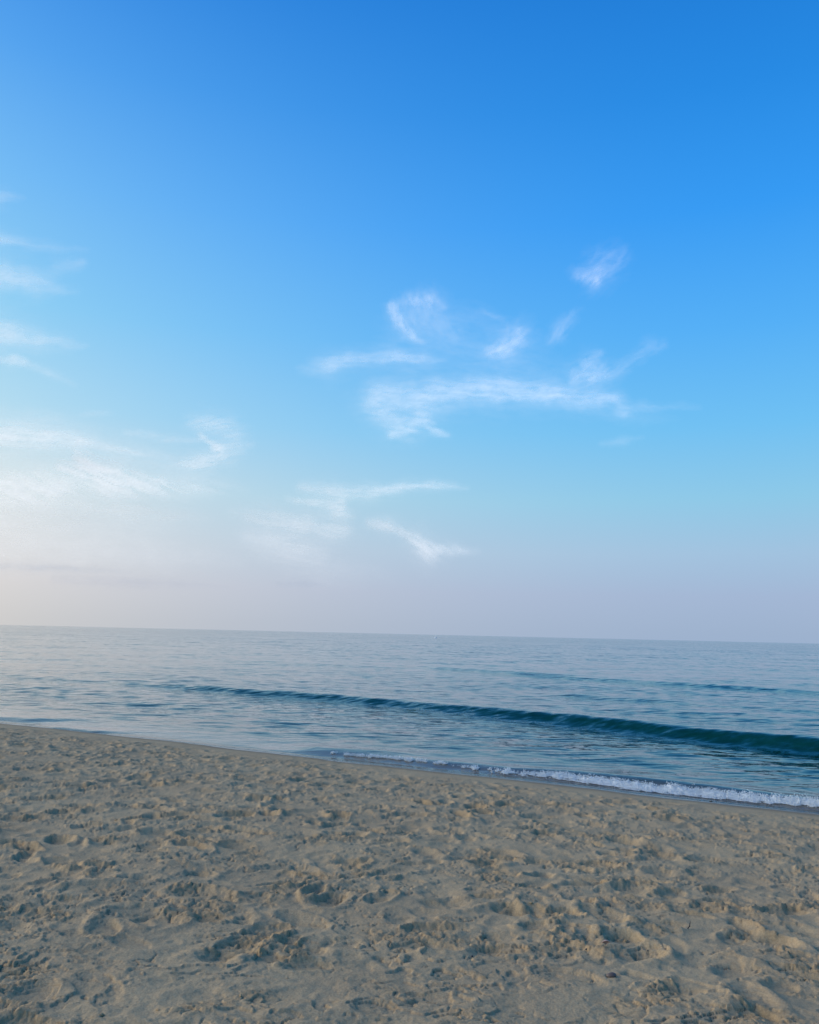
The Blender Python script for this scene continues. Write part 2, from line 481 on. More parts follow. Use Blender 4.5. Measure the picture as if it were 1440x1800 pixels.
# thin swash: the water's edge follows the sand and ends in a film
film = base_profile(s) + 0.007
Z = np.where(s > -0.35, np.maximum(Z, film * sst(0.35, 0.05, s) - 0.03 * sst(0.1, 0.35, s)), Z)
depth = Z - base_profile(s)
P = np.stack([X, Y, Z], -1)
sea_me = grid_mesh('sea', P, closed_u=True, keep=(s < 0.5), attrs={'depth': np.clip(depth, -1, 4), 'shoreward': np.clip(s, -60, 5)})
print('sea verts', len(sea_me.vertices))
sea_mat, n = new_mat('sea_water')
geo = n.new('ShaderNodeNewGeometry').outputs['Position']
dp = n.new('ShaderNodeAttribute', attribute_name='depth').outputs['Fac']
mp = n.new('ShaderNodeMapping')
n.put(mp.inputs['Vector'], geo)
mp.inputs['Rotation'].default_value = (0, 0, -math.atan2(E[1], E[0]))
mp.inputs['Scale'].default_value = (0.55, 1.0, 1.0)
v = mp.outputs[0]
b1 = n.new('ShaderNodeBump'); b1.inputs['Distance'].default_value = 0.03; b1.inputs['Strength'].default_value = 0.35
n.put(b1.inputs['Height'], n.noise(v, 5.0, 3, 0.55))
b2 = n.new('ShaderNodeBump'); b2.inputs['Distance'].default_value = 0.22; b2.inputs['Strength'].default_value = 0.30
n.put(b2.inputs['Height'], n.noise(v, 0.9, 3, 0.5)); n.put(b2.inputs['Normal'], b1.outputs[0])
b3 = n.new('ShaderNodeBump'); b3.inputs['Distance'].default_value = 0.8; b3.inputs['Strength'].default_value = 0.22
n.put(b3.inputs['Height'], n.noise(v, 0.16, 2, 0.5)); n.put(b3.inputs['Normal'], b2.outputs[0])
dist = n.vmath('LENGTH', geo)
def facet(scale, amp, detail):
    t_ = n.new('ShaderNodeTexNoise'); n.put(t_.inputs['Vector'], v); t_.inputs['Scale'].default_value = scale; t_.inputs['Detail'].default_value = detail
    q_ = n.vmath('SUBTRACT', t_.outputs['Color'], (0.5, 0.5, 0.5))
    return n.vmath('MULTIPLY', q_, (amp, amp * 1.5, 0.0))
sw = n.new('ShaderNodeAttribute', attribute_name='shoreward').outputs['Fac']
far = n.math('MULTIPLY', n.rng(dist, 14.0, 200.0, 0.34, 0.85), n.rng(sw, -4.0, -0.5, 1.0, 0.12))
patchy = n.rng(n.noise(v, 0.035, 3, 0.6), 0.3, 0.7, 0.55, 1.25)
k_ = n.math('MULTIPLY', far, patchy)
pert = n.vmath('ADD', facet(2.6, 0.85, 3), facet(0.35, 0.35, 2))
mp2 = n.new('ShaderNodeMapping'); n.put(mp2.inputs['Vector'], geo)
mp2.inputs['Rotation'].default_value = (0, 0, -math.atan2(E[1], E[0])); mp2.inputs['Scale'].default_value = (0.22, 1.0, 1.6)
v_keep, v = v, mp2.outputs[0]
streak = n.new('ShaderNodeVectorMath', operation='SCALE')
n.put(streak.inputs[0], facet(6.0, 0.48, 2)); n.put(streak.inputs['Scale'], n.math('MULTIPLY', n.rng(dist, 25.0, 80.0, 1.0, 0.0), n.rng(sw, -3.5, -0.8, 1.0, 0.1)))
v = v_keep
sc_ = n.new('ShaderNodeVectorMath', operation='SCALE'); n.put(sc_.inputs[0], pert); n.put(sc_.inputs['Scale'], k_)
nrm = n.vmath('NORMALIZE', n.vmath('ADD', n.vmath('ADD', b3.outputs[0], streak.outputs[0]), sc_.outputs[0]))
body = n.mix(n.rng(dp, 0.02, 0.26), (0.13, 0.12, 0.10), (0.001, 0.034, 0.026))
bs = n.new('ShaderNodeBsdfPrincipled')
n.put(bs.inputs['Base Color'], body)
bs.inputs['Roughness'].default_value = 0.06
bs.inputs['IOR'].default_value = 1.333
n.put(bs.inputs['Normal'], nrm)
tr = n.new('ShaderNodeBsdfTransparent')
gl = n.new('ShaderNodeBsdfGlossy'); gl.inputs['Roughness'].default_value = 0.1
fr = n.new('ShaderNodeFresnel'); fr.inputs[0].default_value = 1.333
filmsh = n.new('ShaderNodeMixShader')
n.put(filmsh.inputs[0], fr.outputs[0]); n.put(filmsh.inputs[1], tr.outputs[0]); n.put(filmsh.inputs[2], gl.outputs[0])
mx = n.new('ShaderNodeMixShader')
n.put(mx.inputs[0], n.rng(dp, 0.0, 0.04)); n.put(mx.inputs[1], filmsh.outputs[0]); n.put(mx.inputs[2], bs.outputs[0])
out = n.new('ShaderNodeOutputMaterial'); n.put(out.inputs[0], mx.outputs[0])
link('sea', sea_me, sea_mat, kind='structure', label='calm teal sea with one dark swell rolling towards the beach')

def sea_z(x, y):
    x, y = np.atleast_1d(x), np.atleast_1d(y)
    a, s = frame(x, y); nb = x * NV[0] + y * NV[1]
    return swell(a, nb, fbm(a * 0.35, nb * 0.1, 411, 3) * 0.8) + 0 * s

# ------------------------------------------------------------------ foam of the breaker
def ico(sub):
    import bmesh
    bm = bmesh.new(); bmesh.ops.create_icosphere(bm, subdivisions=sub, radius=1.0)
    v_ = np.array([q.co[:] for q in bm.verts]); f_ = np.array([[q.index for q in t.verts] for t in bm.faces]); bm.free()
    return v_, f_
def scatter(P, Rd, sub, seed, flat=None, rough=0.0, tilt=0.0):
    bv, bf = ico(sub); g = np.random.default_rng(seed); k = len(P)
    V = np.repeat(bv[None], k, 0)
    if rough: V = V * (1 + rough * g.uniform(-1, 1, (k, len(bv), 1)))
    sc = Rd[:, None, None] * np.ones((k, 1, 3))
    if flat is not None: sc = sc * flat[:, None, :]
    V = V * sc
    th = g.uniform(0, 2 * math.pi, k); ct, st_ = np.cos(th)[:, None], np.sin(th)[:, None]
    if tilt:
        q = g.normal(0, tilt, k)[:, None]
        y_, z_ = V[..., 1] * np.cos(q) - V[..., 2] * np.sin(q), V[..., 1] * np.sin(q) + V[..., 2] * np.cos(q)
        V = np.stack([V[..., 0], y_, z_], -1)
    V = np.stack([V[..., 0] * ct - V[..., 1] * st_, V[..., 0] * st_ + V[..., 1] * ct, V[..., 2]], -1)
    V = V + P[:, None, :]
    Fc = bf[None] + (np.arange(k) * len(bv))[:, None, None]
    return V.reshape(-1, 3), Fc.reshape(-1, 3)
foam_px = [(570, 1320), (620, 1325), (700, 1333), (800, 1344), (900, 1355), (1000, 1363), (1100, 1376), (1200, 1387), (1300, 1398), (1440, 1413)]
foam_line = curve(foam_px, 0.05)
fa = np.array(along(foam_px, 0.05))
fden = np.array([0.0, 0.40, 0.40, 0.16, 0.34, 0.7, 1.0, 1.0, 0.95, 0.85])
fwid = np.array([0.05, 0.08, 0.10, 0.12, 0.18, 0.27, 0.36, 0.38, 0.31, 0.22])
GA, GO = np.meshgrid(np.arange(fa[0], fa[-1] + 1.2, 0.013), np.linspace(-1.3, 1.3, 66), indexing='ij')
den, wid = np.interp(GA, fa, fden), np.interp(GA, fa, fwid)
edge = 0.10 * fbm(GA * 1.6, GA * 0, 505, 4)
GN = foam_line(GA) + 0.09 + edge * wid * 2 + GO * wid * 0.5
FX, FY = GA * E[0] + GN * NV[0], GA * E[1] + GN * NV[1]
WZ = sea_z(FX, FY)
bil = 1 - np.abs(fbm(GA * 9, GN * 9, 511, 4))                 # cauliflower lumps
lump = fbm(GA * 2.4, GN * 1.5, 501, 3)
prof = np.exp(-((GO + 0.25) / 0.55) ** 2)
lace = fbm(GA * 7, GN * 13, 521, 4)
cover = den * (1.08 - np.abs(GO) ** 1.5) + 1.05 * lace + 0.45 * lump
FH = prof * wid * 0.26 * den * (0.75 + 0.9 * lump) * (0.25 + 1.1 * (bil - 0.45)) + 0.010 * fbm(GA * 30, GN * 30, 531, 3)
FZ = WZ + 0.004 + np.clip(FH, -0.004, 1) * sst(0.35, 0.8, cover) + 0.004
ok = cover > 0.42
foam_me = grid_mesh('foam_sheet', np.stack([FX, FY, FZ], -1), keep=ok)
Vs = np.zeros(len(foam_me.vertices) * 3, np.float32); foam_me.vertices.foreach_get('co', Vs); Vs = Vs.reshape(-1, 3).astype(float)
Fs = np.array([p.vertices[:] for p in foam_me.polygons])
Fs = np.concatenate([Fs[:, [0, 1, 2]], Fs[:, [0, 2, 3]]])
bpy.data.meshes.remove(foam_me)
# bubbles and droplets thrown up round the sheet
g = np.random.default_rng(11)
sel = g.choice(np.flatnonzero((cover > 0.30).reshape(-1)), 16000)
BP = np.stack([FX, FY, FZ], -1).reshape(-1, 3)[sel] + g.normal(0, 0.012, (len(sel), 3))
BP[:, 2] += np.abs(g.normal(0, 0.014, len(sel))) * (0.3 + den.reshape(-1)[sel])
V1, F1 = scatter(BP, g.uniform(0.002, 0.0075, len(sel)), 1, 21, rough=0.15)
V1 = np.concatenate([Vs, V1]); F1 = np.concatenate([Fs, F1 + len(Vs)])
foam_mat, n = new_mat('foam')
bs = n.new('ShaderNodeBsdfPrincipled'); bs.inputs['Base Color'].default_value = (0.85, 0.90, 0.90, 1); bs.inputs['Roughness'].default_value = 0.55
tl = n.new('ShaderNodeBsdfTranslucent'); tl.inputs[0].default_value = (0.8, 0.84, 0.86, 1)
mx = n.new('ShaderNodeMixShader'); mx.inputs[0].default_value = 0.3
n.put(mx.inputs[1], bs.outputs[0]); n.put(mx.inputs[2], tl.outputs[0])
out = n.new('ShaderNodeOutputMaterial'); n.put(out.inputs[0], mx.outputs[0])
link('sea_foam', raw_mesh('sea_foam', V1, F1, True), foam_mat, kind='stuff', label='white foam of the small breaker along the water edge')
print('foam tris', len(F1))

# ------------------------------------------------------------------ loose crumbs of crust on the sand
g = np.random.default_rng(33)
K = 9000
rr_ = 3.2 * (14 / 3.2) ** g.uniform(0, 1, K) ; aa_ = np.radians(g.uniform(-30, 30, K))
cx_, cy_ = rr_ * np.sin(aa_), rr_ * np.cos(aa_)
hz, _, cs, cb = sand_height(cx_, cy_, True)
km = (g.uniform(0, 1, K) < (cb ** 2.2) * 0.8 + 0.01) & (cs > 1.2)
cx_, cy_, hz = cx_[km], cy_[km], hz[km]; K = len(cx_)
rad = 0.003 + 0.007 * g.uniform(0, 1, K) ** 2.5 + 0.006 * (g.uniform(0, 1, K) > 0.97)
flat = np.stack([g.uniform(0.8, 1.6, K), g.uniform(0.7, 1.2, K), g.uniform(0.35, 0.8, K)], -1)
V2, F2 = scatter(np.stack([cx_, cy_, hz + rad * 0.15], -1), rad, 1, 34, flat, 0.28, 0.35)
crumb_me = raw_mesh('sand_crumbs', V2, F2, False)
at = crumb_me.attributes.new('broken', 'FLOAT', 'POINT'); at.data.foreach_set('value', np.repeat(g.uniform(0.1, 0.9, K), len(V2) // K).astype(np.float32))
at = crumb_me.attributes.new('inland', 'FLOAT', 'POINT'); at.data.foreach_set('value', np.full(len(V2), 9, np.float32))
link('sand_crumbs', crumb_me, sand_mat, kind='stuff', label='loose crumbs of broken sand crust strewn over the beach')
print('crumb tris', len(F2))

# ------------------------------------------------------------------ clouds
SIGMA = 0.010
cloud_mat, n = new_mat('ice_cloud')
cov = n.new('ShaderNodeAttribute', attribute_name='cover').outputs['Fac']
df = n.new('ShaderNodeBsdfDiffuse'); df.inputs[0].default_value = (0.92, 0.92, 0.92, 1)
tl = n.new('ShaderNodeBsdfTranslucent'); tl.inputs[0].default_value = (0.92, 0.92, 0.92, 1)
for q, sg in ((df, 1.0), (tl, -1.0)):    # ice crystals scatter alike whichever way the sheet lies
    cn = n.new('ShaderNodeCombineXYZ')
    for i_ in range(3): cn.inputs[i_].default_value = sg * sun_dir[i_]
    n.put(q.inputs['Normal'], cn.outputs[0])
ad = n.new('ShaderNodeAddShader'); n.put(ad.inputs[0], df.outputs[0]); n.put(ad.inputs[1], tl.outputs[0])
tp = n.new('ShaderNodeBsdfTransparent')
mx = n.new('ShaderNodeMixShader'); n.put(mx.inputs[0], cov); n.put(mx.inputs[1], tp.outputs[0]); n.put(mx.inputs[2], ad.outputs[0])
out = n.new('ShaderNodeOutputMaterial'); n.put(out.inputs[0], mx.outputs[0])

def cloud(label, strokes, alt=7000.0, warp=9.0, fib=(55, 5.5, 0.0), soft=0.35, seed=1, gain=1.0, step=2.6):
    """strokes: list of (points, widths, strengths) in photo pixels; thickness of the ice veil comes from them and from fibrous noise"""
    xs = np.concatenate([[p[0] for p in st_[0]] for st_ in strokes]); ys = np.concatenate([[p[1] for p in st_[0]] for st_ in strokes])
    wm = max(max(st_[1]) for st_ in strokes) * 3.4 + warp * 1.5 + 8
    gx = np.arange(xs.min() - wm, xs.max() + wm, step); gy = np.arange(ys.min() - wm, ys.max() + wm, step)
    GX, GY = np.meshgrid(gx, gy)
    wx = GX + warp * fbm(GX / 70, GY / 45, seed, 4) * 1.4 + warp * 0.4 * fbm(GX / 16, GY / 12, seed + 60, 3)
    wy = GY + warp * fbm(GX / 80, GY / 45, seed + 30, 4) * 1.2 + warp * 0.35 * fbm(GX / 18, GY / 12, seed + 90, 3)
    fld = np.zeros(GX.shape); veil = np.zeros(GX.shape)
    for pts, ws, al in strokes:
        best = np.zeros(GX.shape); vb = np.zeros(GX.shape)
        for k in range(len(pts) - 1):
            (x0, y0), (x1, y1) = pts[k], pts[k + 1]
            dx, dy = x1 - x0, y1 - y0; L2 = dx * dx + dy * dy
            t = np.clip(((wx - x0) * dx + (wy - y0) * dy) / L2, 0, 1)
            d = np.hypot(wx - x0 - t * dx, wy - y0 - t * dy)
            wd = 1.15 * (ws[k] + (ws[k + 1] - ws[k]) * t); st2 = al[k] + (al[k + 1] - al[k]) * t
            best = np.maximum(best, st2 * np.exp(-(d / wd) ** 2))
            vb = np.maximum(vb, st2 * np.exp(-(d / (wd * 2.2 + 5)) ** 2))
        fld = 1 - (1 - fld) * (1 - np.clip(best, 0, 0.97))
        veil = np.maximum(veil, vb)
    ca, sa = math.cos(fib[2]), math.sin(fib[2])
    u, v_ = wx * ca + wy * sa, -wx * sa + wy * ca
    fb = fbm(u / fib[0], v_ / fib[1], seed + 200, 4, 0.6)
    pf = fbm(GX / 40, GY / 26, seed + 300, 4)
    fld = 0.74 * fld + 0.16 * veil
    alpha = fld * np.clip(0.62 + 0.75 * soft * 2 * fb + 0.45 * pf, 0, 1.4) * gain
    alpha = np.clip(alpha - 0.012, 0, 3)
    alpha = 0.80 * (1 - np.exp(-alpha / 0.80))
    ok = alpha > 0.004
    # onto the level sheet
    D = _f[None, None] + ((GX - CX) / F)[..., None] * _r - ((GY - CY) / F)[..., None] * _u
    D /= np.linalg.norm(D, axis=-1, keepdims=True)
    tt = (alt - CAM_Z) / np.maximum(D[..., 2], 0.004)
    B = D * tt[..., None]; B[..., 2] = alt
    th = -np.log(1 - alpha) * D[..., 2] / SIGMA + 0.4
    up = np.zeros(B.shape); up[..., 2] = 0.5 * th
    nr, nc = GX.shape; idx = np.arange(nr * nc).reshape(nr, nc)
    q = np.stack([idx[:-1, :-1], idx[:-1, 1:], idx[1:, 1:], idx[1:, :-1]], -1).reshape(-1, 4)
    q = q[ok.reshape(-1)[q].any(axis=1)]
    top = q; bot = q[:, ::-1] + nr * nc
    ed = np.concatenate([q[:, [0, 1]], q[:, [1, 2]], q[:, [2, 3]], q[:, [3, 0]]])
    key = np.sort(ed, 1); kk = key[:, 0] * (nr * nc) + key[:, 1]
    _, inv, cnt = np.unique(kk, return_inverse=True, return_counts=True)
    be = ed[cnt[inv] == 1]
    wl = np.stack([be[:, 1], be[:, 0], be[:, 0] + nr * nc, be[:, 1] + nr * nc], -1)
    Vv = np.concatenate([(B + up).reshape(-1, 3), (B - up).reshape(-1, 3)])
    Q = np.concatenate([top, bot, wl])
    used = np.zeros(len(Vv), bool); used[Q.reshape(-1)] = True
    ct = 0.15 * alpha                                     # thin upper skin, the body below it
    cv = np.concatenate([ct.reshape(-1), (1 - (1 - alpha) / (1 - ct)).reshape(-1)])[used]
    Q = (np.cumsum(used) - 1)[Q]; Vv = Vv[used]
    Vv[:, 2] += CAM_Z * 0
    ctr = Vv.mean(0)
    me = raw_mesh('cloud', Vv - ctr, Q, True)
    at = me.attributes.new('cover', 'FLOAT', 'POINT'); at.data.foreach_set('value', cv.astype(np.float32))
    o = link('cloud', me, cloud_mat, label=label, category='cloud', group='thin ice clouds over the sea')
    o.location = ctr
    return len(Q) * 2
nt = 0
C = cloud
nt += C('long white streak cloud with a curling left end, largest cloud in the open blue', [
    ([(668, 700), (720, 700), (800, 690), (900, 690), (1000, 697), (1075, 703), (1096, 720)], [22, 26, 17, 15, 13, 11, 9], [.40, .50, .55, .55, .52, .45, .35]),
    ([(668, 690), (665, 715), (690, 742), (720, 755)], [16, 20, 18, 12], [.4, .45, .4, .35]),
    ([(686, 765), (725, 757), (745, 740)], [5, 9, 12], [.45, .5, .35]),
    ([(740, 725), (762, 752), (788, 763)], [10, 7, 4], [.35, .4, .35]),
    ([(830, 672), (900, 676), (980, 690)], [10, 12, 9], [.28, .3, .2]),
    ([(1096, 712), (1150, 716), (1235, 717)], [10, 6, 4], [.22, .16, .05])], 7200, 9, (60, 7, 0.05), .38, 11)
nt += C('thin horizontal streak cloud with a ragged bright left tip above the long streak', [
    ([(530, 648), (572, 643), (615, 633), (690, 627), (740, 630), (780, 632)], [8, 12, 10, 9, 9, 7], [.12, .48, .45, .4, .35, .12])], 7600, 7, (60, 6, -0.05), .4, 23)
nt += C('small hooked wisp cloud with a bright left edge and a tail pointing down', [
    ([(686, 540), (697, 560), (715, 582), (740, 604)], [6, 7, 7, 4], [.35, .6, .6, .25]),
    ([(692, 540), (720, 526), (755, 530), (778, 540)], [9, 10, 12, 6], [.25, .26, .55, .2]),
    ([(725, 550), (775, 578), (810, 600)], [22, 24, 18], [.20, .16, .06])], 7800, 7, (22, 7, 1.15), .36, 35)
nt += C('small bright tuft cloud between the hooked wisp and the fainter right wisps', [
    ([(866, 614), (890, 605), (912, 590), (930, 580)], [10, 14, 13, 6], [.35, .5, .45, .15]),
    ([(848, 545), (875, 562), (890, 575)], [4, 4, 5], [.06, .16, .1]),
    ([(870, 625), (890, 632)], [14, 10], [.18, .08])], 7700, 8, (26, 6, -0.6), .42, 47)
nt += C('highest tuft cloud, faint with a point at its lower left', [
    ([(1022, 482), (1045, 490), (1060, 470), (1090, 445)], [9, 14, 20, 14], [.34, .38, .28, .12]),
    ([(1045, 492), (1052, 504)], [8, 4], [.3, .15])], 8200, 8, (30, 7, -0.7), .42, 59)
nt += C('tiny faint slanting wisp cloud below the highest tuft', [
    ([(964, 605), (982, 585), (1000, 565), (1020, 545)], [7, 11, 10, 9], [.12, .26, .16, .06])], 7900, 6, (26, 6, -0.9), .4, 61)
nt += C('forked tuft cloud rising from the right end of the long streak', [
    ([(1014, 656), (1040, 645), (1056, 618)], [9, 14, 6], [.28, .36, .2]),
    ([(1020, 672), (1060, 660), (1095, 645)], [12, 15, 10], [.25, .28, .12]),
    ([(1100, 640), (1140, 612), (1168, 605)], [12, 11, 6], [.08, .18, .12])], 7300, 9, (34, 6, -0.5), .45, 73)
nt += C('very faint short streak cloud low on the right under the long streak', [
    ([(1060, 782), (1095, 775), (1130, 768)], [5, 7, 4], [.08, .16, .06])], 6500, 5, (40, 6, -0.2), .3, 79)
nt += C('bright white band cloud reaching in from the left edge', [
    ([(-90, 762), (0, 764), (80, 770), (160, 776)], [16, 15, 13, 6], [.6, .62, .55, .15]),
    ([(140, 775), (220, 795), (300, 800)], [5, 5, 4], [.15, .2, .06])], 5200, 6, (90, 7, 0.06), .55, 83, 1.8)
nt += C('brightest tufted cloud with a raised peak, over the left sea', [
    ([(132, 800), (150, 815), (185, 832), (240, 848), (300, 855)], [6, 13, 15, 12, 6], [.5, .7, .68, .5, .1]),
    ([(112, 820), (150, 835), (200, 845)], [10, 15, 14], [.4, .55, .45]),
    ([(-90, 855), (0, 860), (80, 855), (130, 845)], [24, 22, 20, 16], [.5, .5, .5, .4]),
    ([(180, 850), (280, 852), (390, 862)], [18, 15, 9], [.34, .34, .08])], 4600, 7, (85, 8, 0.36), .6, 97, 1.8)
nt += C('bent wisp cloud with a small bright kink, right of the tufted cloud', [
    ([(335, 742), (365, 745), (400, 750), (415, 765)], [9, 11, 12, 12], [.18, .34, .26, .15]),
    ([(352, 764), (370, 778), (387, 790)], [3.5, 4, 7], [.35, .4, .55]),
    ([(290, 815), (340, 812), (375, 805), (400, 790), (430, 780)], [4, 8, 11, 14, 12], [.1, .38, .48, .3, .1]),
    ([(220, 758), (290, 772), (350, 774)], [5, 6, 4], [.1, .18, .12])], 5000, 6, (50, 5, -0.15), .6, 101, 1.7)
nt += C('thin curved streak cloud rising to the right, low in the middle', [
    ([(530, 856), (580, 864), (640, 866), (700, 858), (760, 854), (820, 856)], [6, 9, 8, 6, 5, 4], [.18, .34, .34, .36, .28, .06]),
    ([(505, 876), (560, 882), (598, 890)], [4, 6, 8], [.15, .36, .5]),
    ([(598, 882), (592, 900), (620, 910)], [6, 8, 5], [.35, .3, .1])], 4000, 5, (60, 5, 0.1), .5, 113, 1.7)
nt += C('broad soft band cloud tapering right, under the thin curved streak', [
    ([(410, 902), (470, 910), (540, 922), (600, 932)], [7, 12, 14, 13], [.12, .32, .36, .28]),
    ([(440, 940), (520, 955), (560, 975)], [16, 22, 18], [.15, .2, .12])], 3400, 6, (80, 6, 0.15), .5, 127, 1.7)
nt += C('pinkish drooping wisp cloud nearest the horizon in the middle', [
    ([(650, 922), (680, 924), (700, 932)], [6, 8, 7], [.25, .45, .3]),
    ([(706, 936), (730, 948), (752, 972), (762, 984)], [6, 10, 12, 5], [.3, .45, .42, .2]),
    ([(745, 962), (790, 966), (840, 968)], [8, 8, 5], [.3, .26, .06])], 3000, 5, (40, 5, 0.5), .5, 131, 1.6)
nt += C('faint high veil cloud at the left edge, uppermost of the veils', [
    ([(-80, 352), (0, 348), (40, 345)], [12, 9, 5], [.2, .2, .05]),
    ([(-80, 405), (0, 418), (60, 430), (150, 440)], [12, 9, 8, 6], [.24, .22, .12, .04])], 8200, 7, (80, 7, 0.1), .35, 149, 1.6)
nt += C('pale feathered veil cloud at the left edge, middle of the veils', [
    ([(-80, 470), (0, 483), (60, 497), (130, 510)], [26, 20, 14, 8], [.34, .32, .25, .05]),
    ([(100, 470), (140, 462)], [12, 8], [.1, .1])], 7600, 8, (80, 8, 0.15), .35, 151, 1.9)
nt += C('pale feathered veil cloud at the left edge, lowest and brightest of the veils', [
    ([(-80, 570), (0, 585), (60, 597), (150, 608)], [24, 18, 12, 5], [.42, .38, .28, .05]),
    ([(5, 632), (25, 632), (45, 638)], [5, 6, 4], [.25, .38, .15]),
    ([(40, 640), (80, 655), (130, 680)], [5, 5, 5], [.15, .14, .05])], 7000, 8, (80, 7, 0.15), .35, 163, 1.9)
nt += C('tiny faint streak cloud above the bright left band', [
    ([(140, 730), (170, 727), (195, 727)], [4, 6, 4], [.08, .2, .06])], 5600, 4, (50, 6, 0), .3, 171)
nt += C('very faint veil cloud linking the hooked wisp and bright tuft to the long streak', [
    ([(700, 600), (800, 610), (900, 640), (1000, 665)], [34, 36, 34, 22], [.10, .12, .12, .06]),
    ([(760, 560), (840, 560), (960, 600)], [22, 22, 14], [.06, .08, .04]),
    ([(1000, 700), (1100, 735), (1200, 730)], [16, 16, 10], [.08, .08, .03])], 7900, 9, (80, 8, 0.2), .35, 197)
nt += C('wide pale veil cloud low on the left under the tufted cloud', [
    ([(-90, 905), (60, 900), (200, 905), (340, 915)], [40, 42, 34, 18], [.32, .30, .24, .06]),
    ([(200, 895), (300, 905), (370, 912)], [8, 9, 5], [.25, .25, .05]),
    ([(-90, 960), (80, 965), (260, 975), (420, 985)], [26, 26, 22, 14], [.25, .22, .18, .04])], 3600, 8, (110, 9, 0.06), .3, 181, 1.3)
nt += C('faint wide veil cloud between the left bands and the bent wisp', [
    ([(60, 745), (200, 790), (330, 830), (430, 858)], [20, 22, 18, 8], [.14, .16, .14, .04]),
    ([(470, 960), (560, 1000), (680, 1010)], [22, 24, 14], [.10, .10, .04])], 4400, 8, (90, 8, 0.2), .3, 191, 1.5)
print('cloud tris', nt)
shaded_cloud, n = new_mat('shaded_cloud')
cov = n.new('ShaderNodeAttribute', attribute_name='cover').outputs['Fac']
df = n.new('ShaderNodeBsdfDiffuse'); df.inputs[0].default_value = (0.5, 0.5, 0.5, 1)  # shade of the low distant streaks put into a darker cloud colour
tl = n.new('ShaderNodeBsdfTranslucent'); tl.inputs[0].default_value = (0.42, 0.42, 0.42, 1)
ad = n.new('ShaderNodeAddShader'); n.put(ad.inputs[0], df.outputs[0]); n.put(ad.inputs[1], tl.outputs[0])
tp = n.new('ShaderNodeBsdfTransparent')
mx = n.new('ShaderNodeMixShader'); n.put(mx.inputs[0], cov); n.put(mx.inputs[1], tp.outputs[0]); n.put(mx.inputs[2], ad.outputs[0])
out = n.new('ShaderNodeOutputMaterial'); n.put(out.inputs[0], mx.outputs[0])
cloud_mat = shaded_cloud
C('thin grey streak cloud at the left edge just above the horizon haze', [
    ([(-90, 992), (0, 995), (120, 999), (230, 1004)], [5, 5, 5, 3], [.42, .42, .38, .08]),
    ([(100, 1018), (250, 1024), (400, 1033)], [7, 8, 4], [.24, .26, .06])], 2200, 4, (120, 5, 0.03), .25, 203)
C('short grey streak cloud above the horizon, left of the middle', [
    ([(490, 1025), (540, 1027), (575, 1027)], [4, 4, 3], [.2, .32, .06])], 2000, 3, (60, 5, 0.0), .2, 211)

# ------------------------------------------------------------------ small things
def on_sand(px, py):
    d = ray(px, py); t = np.linspace(2.5, 16, 6000)
    z, _, _, _ = sand_height(t * d[0], t * d[1], True)
    k = int(np.argmax(CAM_Z + t * d[2] < z))
    return np.array([t[k] * d[0], t[k] * d[1], z[k]])
def plain(name, c1, c2, rough, scale=60.0):
    mt, n = new_mat(name)
    bs = n.new('ShaderNodeBsdfPrincipled'); bs.inputs['Roughness'].default_value = rough
    gp = n.new('ShaderNodeNewGeometry').outputs['Position']
    n.put(bs.inputs['Base Color'], n.mix(n.noise(gp, scale, 4, 0.6), c1, c2))
    o_ = n.new('ShaderNodeOutputMaterial'); n.put(o_.inputs[0], bs.outputs[0])
    return mt
def rock(size, seed, rough=0.16):
    bv, bf = ico(3)
    q = np.array([fbm(bv[:, 0] * 1.3 + seed + i * 7.1, bv[:, 1] * 1.3 + bv[:, 2] * 1.7, seed, 3) for i in range(1)])[0]
    V = bv * (1 + rough * q)[:, None] * np.array(size)
    return V, bf
black_stone = plain('black_stone', (0.02, 0.02, 0.022), (0.05, 0.048, 0.045), 0.6)
red_stone = plain('red_stone', (0.09, 0.065, 0.05), (0.15, 0.105, 0.08), 0.55)
pink_shell = plain('pink_shell', (0.42, 0.25, 0.19), (0.50, 0.33, 0.26), 0.5)
white_shell = plain('white_shell', (0.75, 0.74, 0.70), (0.62, 0.60, 0.56), 0.5)
bark = plain('dark_bark', (0.012, 0.011, 0.010), (0.035, 0.03, 0.026), 0.8)
weed = plain('dark_weed', (0.02, 0.018, 0.012), (0.05, 0.045, 0.03), 0.6)
def put_rock(name, px, py, size, mat, label, cat, seed, rz=0.0, sink=0.3):
    p = on_sand(px, py)
    me = raw_mesh(name, *rock(size, seed), True)
    o = link(name, me, mat, label=label, category=cat)
    o.location = (p[0], p[1], p[2] + size[2] * (1 - 2 * sink)); o.rotation_euler = (0.1, -0.08, rz)
put_rock('pebble', 830, 1682, (0.0065, 0.006, 0.005), black_stone, 'small round black pebble on the sand in the bottom middle', 'pebble', 1, 0.3)
put_rock('pebble', 1139, 1672, (0.005, 0.0045, 0.004), black_stone, 'tiny black pebble on smooth grey sand right of the pink shell', 'pebble', 2, 1.0)
put_rock('pebble', 1031, 1670, (0.008, 0.006, 0.005), black_stone, 'dark pebble half buried left of the pink shell', 'pebble', 3, 0.5)
put_rock('stone', 1075, 1717, (0.028, 0.018, 0.014), red_stone, 'dark reddish stone lying in a hollow below the pink shell', 'stone', 4, 0.1)
put_rock('seaweed_scrap', 1250, 1409, (0.022, 0.012, 0.008), weed, 'dark scrap of weed on the wet sand in front of the foam', 'seaweed', 5, 0.0)
put_rock('white_shell', 1296, 1407, (0.022, 0.014, 0.012), white_shell, 'small white shell at the water edge close to the foam', 'shell', 6, 0.4)
